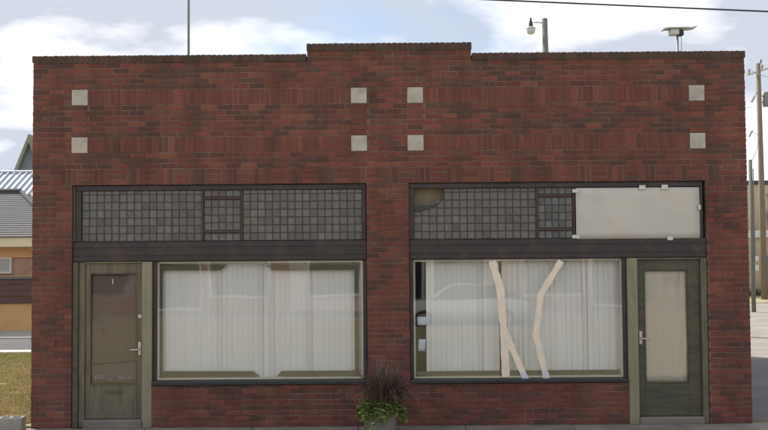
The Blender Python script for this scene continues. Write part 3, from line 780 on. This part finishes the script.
q = MB(); q.tube([(0, 0, -.3), (-.01, 0, 5.85)], [.085, .07], 10); q.build('pole', 'grey_wood', mp_, True)
for (z0, z1, x) in ((1.95, 2.14, .06), (1.58, 1.80, .05)): B(x, x+.13, -.13, .0, z0, z1, bev=.015).build('meter_box', 'white_plastic', mp_)
q = MB(); q.tube([(.075, -.06, 2.14), (.07, -.06, 5.5)], .02, 6); q.build('conduit', 'galvanised', mp_)
def wire(pts, rad, label, sag=.4, n_=14, cat='cable'):
    o_ = Vector(pts[0]); a, b_ = Vector(pts[0]), Vector(pts[1]); q = MB(); P_ = []
    for i in range(n_+1):
        t = i/n_; P_.append(a.lerp(b_, t) - Vector((0, 0, sag*4*t*(1-t))) - o_)
    q.tube(P_, rad, 6); o = q.build('cable', 'cable', None, True); o.location = o_
    return tag(o, label, cat)
wire([(-22, 10, 10.2), (30, 10, 7.55)], .022, 'long thin dark cable crossing the sky above the roof', .10, 24)
wire([(17.32, 29.8, 10.9), (13.2, 11.6, 7.4)], .012, 'thin wire running down from the crossarm end', .5)
wire([(17.9, 30, 8.0), (14.15, 22, 5.75)], .012, 'thin wire between the utility pole and short service post', .25)
def walls_box(name, parent, x0, x1, y0, y1, z0, z1, mname): 
    o = B(x0, x1, y0, y1, z0, z1).build(name, mname, parent); return o
def win(parent, x, y, z, w_, h_, trim='white_trim', pane_m='dark_glass'):
    f = MB(); t = .07
    bars(f, [(x-w_/2-t, x+w_/2+t, z+h_/2, z+h_/2+t), (x-w_/2-t, x+w_/2+t, z-h_/2-t, z-h_/2), (x-w_/2-t, x-w_/2, z-h_/2, z+h_/2), (x+w_/2, x+w_/2+t, z-h_/2, z+h_/2)], y-.07, y+.02, .006)
    fo = f.build('window', trim, parent); B(x-w_/2, x+w_/2, y-.02, y+.0, z-h_/2, z+h_/2).build('pane', pane_m, fo); return fo
lb = tag(empty('low_building', (23, 34, 0)), 'low tan stucco building with white roof edge behind the poles', 'building')
walls_box('wall', lb, -9, 9, 0, 8, -.2, 2.95, 'tan_stucco'); B(-9.15, 9.15, -.18, 8.1, 2.951, 3.32, bev=.03).build('roof_edge', 'white_trim', lb)
win(lb, 1.0, 0, 1.6, 1.2, 1.0); B(-3.6, -2.7, -.05, .02, -.1, 2.05, bev=.01).build('door', 'grey_gable', lb)
q = MB(); q.box(-5.3, -4.75, -.35, -.02, 3.33, 3.75, bev=.03); q.build('roof_unit', 'galvanised', lb)
tb = tag(empty('tall_building', (28, 45, 0)), 'taller tan building with dark roof line behind the low one', 'building')
walls_box('wall', tb, -9, 12, 0, 12, -.2, 6.45, 'tan_stucco'); B(-9.12, 12.12, -.12, 12.1, 6.451, 6.72, bev=.03).build('roof_edge', 'ridge_dark', tb)
for k in range(5): win(tb, -2.3+k*2.6, 0, 4.3, 1.0, 1.4)
q = MB()
for (a, b_) in (((-3.6, -.06, 5.9), (-3.2, -.06, 5.1)), ((-3.2, -.06, 5.1), (-3.6, -.06, 4.6)), ((-3.6, -.06, 4.6), (-3.45, -.06, 3.6))): q.tube([a, b_], .035, 6)
q.build('conduit', 'galvanised', tb)
wd = MB()
for i in range(1500):
    x = R.uniform(15, 26); y = 33.6+R.uniform(-.5, .35); h = R.uniform(.1, .55); a = R.uniform(0, 6.28); s_ = .05; k = R.uniform(.6, 1.5)
    wd.faces([(x-s_*math.cos(a), y-s_*math.sin(a), 0), (x+s_*math.cos(a), y+s_*math.sin(a), 0), (x+R.uniform(-.1, .1), y+R.uniform(-.1, .1), h)], [(0, 1, 2)], (.075*k, .105*k, .035*k))
tag(wd.build('weeds', 'leaf'), 'green weeds growing along the foot of the low tan building', 'weeds', kind='stuff')

# ------------------------------------------------------------------ left: houses over the side street
hs = tag(empty('hip_roof_house', (-17.2, 16.6, 0)), 'low tan house with grey hip roof and cream fascia', 'house')
W_, D_ = 6.7, 8.4      # half width, depth
B(-W_+.5, W_-.5, .5, D_-.5, -.2, 1.75).build('lower_wall', 'tan_wall', hs); B(-W_+.5, W_-.5, .5, D_-.5, 1.752, 2.32).build('wall', 'pink_brick', hs)
B(-W_+.45, W_-.45, .42, D_-.45, 2.322, 2.66).build('frieze', 'tan_wall', hs)
B(-W_-.02, W_+.02, -.03, D_+.03, 2.662, 2.99, bev=.02).build('fascia', 'cream_fascia', hs)
# hip roof in courses of shingle
q = MB(); zr, ze = 4.72, 2.992; run = 3.1; rows = 22
def ring(t):
    return [(-W_-.1+run*t, -.1+(D_/2+.1)*t), (W_+.1-run*t, -.1+(D_/2+.1)*t), (W_+.1-run*t, D_+.1-(D_/2+.1)*t), (-W_-.1+run*t, D_+.1-(D_/2+.1)*t)]
for i in range(rows):
    t0, t1 = i/rows, (i+1)/rows; a, b_ = ring(t0), ring(t1); z0 = ze+(zr-ze)*t0+.02; z1 = ze+(zr-ze)*t1
    for k in range(4):
        j = (k+1) % 4
        q.faces([(*a[k], z0-.022), (*a[j], z0-.022), (*a[j], z0), (*a[k], z0), (*b_[j], z1), (*b_[k], z1)], [(0, 1, 2, 3), (3, 2, 4, 5)])
rf = q.build('roof', 'shingle', hs)
q = MB(); t1 = ring(1.0)
q.tube([(t1[0][0], D_/2, zr+.03), (t1[1][0], D_/2, zr+.03)], .12, 6)
q.tube([(t1[1][0], D_/2, zr+.03), (W_+.08, -.08, ze+.05)], .09, 6); q.tube([(t1[0][0], D_/2, zr+.03), (-W_-.08, -.08, ze+.05)], .09, 6)
q.build('ridge_cap', 'ridge_dark', rf)
win(hs, 4.35, .5, 2.06, .98, .40, 'white_trim', 'window_grey'); win(hs, 1.6, .5, 2.06, .98, .40, 'white_trim', 'window_grey')
# porch wall of boards
for k, (z0, z1) in enumerate(((.84, 1.04), (1.06, 1.24), (1.26, 1.44), (1.46, 1.62))):
    B(-W_+.4, W_-.3, -.05-.01*(k % 2), .0, z0, z1, bev=.008).build('board', 'maroon_board', hs)
B(-W_+.38, W_-.28, -.10, .06, 1.625, 1.71, bev=.01).build('board_cap', 'grey_wood', hs); B(-W_+.4, W_-.3, .01, .12, -.2, 1.62).build('porch_wall', 'tan_wall', hs)
for k in range(6): B(-6+k*2.35, -5.86+k*2.35, -.02, .12, 1.712, 2.66, bev=.01).build('porch_post', 'cream_fascia', hs) if k != 4 else None
mr_ = tag(empty('metal_roof_building', (-18, 27, 0)), 'building with pale blue ribbed metal roof behind the hip roof', 'building')
B(-8, 8, .5, 9, -.2, 3.95).build('wall', 'grey_gable', mr_)
q = MB(); q.faces([(-8.4, 0, 3.9), (8.4, 0, 3.9), (8.4, 4.75, 6.42), (-8.4, 4.75, 6.42), (8.4, 9.5, 3.9), (-8.4, 9.5, 3.9), (-8.4, 0, 3.82), (8.4, 0, 3.82), (8.4, 9.5, 3.82), (-8.4, 9.5, 3.82)],
        [(0, 1, 2, 3), (3, 2, 4, 5), (0, 6, 7, 1), (5, 4, 8, 9), (0, 3, 5, 9, 6), (1, 7, 8, 4, 2), (6, 9, 8, 7)]); rf = q.build('roof', 'metal_roof', mr_)
rb = MB(); rb.faces([(-.025, 0, 0), (.025, 0, 0), (.025, 4.75, 2.52), (-.025, 4.75, 2.52), (-.018, -.02, .06), (.018, -.02, .06), (.018, 4.75, 2.59), (-.018, 4.75, 2.59)], [(4, 5, 6, 7), (0, 1, 5, 4), (1, 2, 6, 5), (0, 4, 7, 3), (3, 7, 6, 2)])
rbm = rb.mesh('rib', 'metal_roof')
for k in range(56):
    o = link('rib', rbm, rf); o.location = (-8.3+k*.302, 0, 3.905)
q = MB(); q.tube([(-8.4, 4.75, 6.46), (8.4, 4.75, 6.46)], .07, 6); q.build('ridge_cap', 'metal_roof', rf)
q = MB(); q.box(-8.4, 8.4, 2.30, 2.36, 5.15, 5.185); q.build('snow_rail', 'galvanised', rf)
gb_ = tag(empty('gabled_building', (-19.45, 37, 0)), 'steep dark gable with olive edge board rising behind the metal roof', 'building')
ap, sl_ = 8.55, 2.6
xs = [(-2.4, ap-sl_*2.4), (0, ap), (2.4, ap-sl_*2.4), (2.4, -.2), (-2.4, -.2)]
q = MB(); k = 5; q.faces([(x, 0, z) for x, z in xs] + [(x, 9, z) for x, z in xs], [(4, 3, 2, 1, 0), (5, 6, 7, 8, 9)] + [(i, (i+1) % 5, (i+1) % 5+5, i+5) for i in range(5)]); q.build('wall', 'grey_gable', gb_)
for s in (-1, 1):
    q = MB(); pp = [(s*2.75, ap-sl_*2.75+.55), (0, ap+.42), (0, ap-.02), (s*2.55, ap-sl_*2.55-.02)]
    if s > 0: pp = pp[::-1]
    q.faces([(x, -.35, z) for x, z in pp] + [(x, 9.2, z) for x, z in pp], [(0, 1, 2, 3), (7, 6, 5, 4)] + [(i, i+4, (i+1) % 4+4, (i+1) % 4) for i in range(4)]); q.build('roof', 'olive_trim', gb_)

# ------------------------------------------------------------------ across the street (seen as reflections in the glass)
def shop(x0, x1, h, mname, label):
    s_ = tag(empty('shop_building', ((x0+x1)/2, -25.2, 0)), label, 'building'); hw = (x1-x0)/2-.01
    B(-hw, hw, -10, 0, -.2, h).build('wall', mname, s_); B(-hw-.0, hw, -10, .12, h+.001, h+.2, bev=.03).build('cornice', 'stone', s_)
    for k in range(3):
        f = B(-hw+.6+k*(2*hw-1.2)/3+.15, -hw+.6+(k+1)*(2*hw-1.2)/3-.15, -.02, .06, .5 if k != 1 else .02, 2.7, bev=.01).build('window_frame', 'white_trim', s_)
        B(-hw+.6+k*(2*hw-1.2)/3+.25, -hw+.6+(k+1)*(2*hw-1.2)/3-.25, .0, .07, .62 if k != 1 else .15, 2.6).build('pane', 'dark_glass', f)
shop(-14, -4, 4.6, 'far_brick', 'brown brick shop across the street, beyond the road')
shop(-4, 5, 5.2, 'far_plaster', 'pale plastered shop across the street, beyond the road')
shop(5, 15, 4.4, 'far_brick', 'wide red brick shop across the street, beyond the road')
car = tag(empty('parked_car', (2.6, -17.6, -.13)), 'silver hatchback parked along the far side of the street', 'car')
prof = [(-2.15, .42, .62, .80), (-2.1, .30, .80, .84), (-1.6, .24, .92, .88), (-1.0, .22, .98, .89), (-.9, .22, 1.0, .89), (.0, .22, 1.0, .90), (1.2, .22, 1.0, .90), (1.9, .26, .98, .88), (2.12, .34, .90, .84), (2.18, .45, .70, .80)]
q = MB(); rings = []
for (x, z0, z1, hw) in prof:
    rings.append([(x, -hw*.92, z0), (x, -hw, (z0+z1)*.5), (x, -hw*.95, z1-.05), (x, -hw*.85, z1), (x, hw*.85, z1), (x, hw*.95, z1-.05), (x, hw, (z0+z1)*.5), (x, hw*.92, z0)])
vs = [v for r_ in rings for v in r_]; fs = []
for i in range(len(rings)-1):
    for k in range(8): fs.append((i*8+k, i*8+(k+1) % 8, (i+1)*8+(k+1) % 8, (i+1)*8+k))
fs += [tuple(reversed(range(8))), tuple(range((len(rings)-1)*8, len(rings)*8))]
q.faces(vs, fs); q.build('body', 'car_paint', car, True)
q = MB(); cab = [(-1.05, 1.0, .76), (-.35, 1.42, .62), (.1, 1.47, .62), (1.2, 1.43, .60), (1.95, 1.0, .72)]
for i in range(4):
    (xa, za, wa), (xb, zb_, wb) = cab[i], cab[i+1]
    q.faces([(xa, -wa, za), (xb, -wb, zb_), (xb, wb, zb_), (xa, wa, za)], [(0, 1, 2, 3)])
q.build('roof', 'car_paint', car)
for s in (-1, 1):
    q = MB(); pts_ = [(-1.0, .98, .78), (-.35, 1.40, .625), (.1, 1.45, .625), (1.2, 1.41, .605), (1.9, .98, .74)]
    q.poly([(x, s*y_, z) for x, z, y_ in pts_]); q.build('side_window', 'dark_glass', car)
    for x in (-1.35, 1.35):
        q = MB(); q.lathe([(.0, -.10), (.28, -.10), (.32, -.07), (.32, .07), (.28, .10), (0, .10)], n=20); q.v = [(v[0]+x, v[2]+s*.80, v[1]+.32) for v in q.v]; wh = q.build('wheel', 'rubber', car, True)
        q = MB(); q.lathe([(0, .115), (.10, .12), (.2, .11), (.2, .10), (0, .10)], n=16); q.v = [(v[0]+x, s*(v[2]+.80), v[1]+.32) for v in q.v]; q.build('rim', 'bright_metal', wh)
    B(-2.16, -2.08, s*.62-.16, s*.62+.16, .62, .74, bev=.02).build('headlight', 'lamp_glass', car)
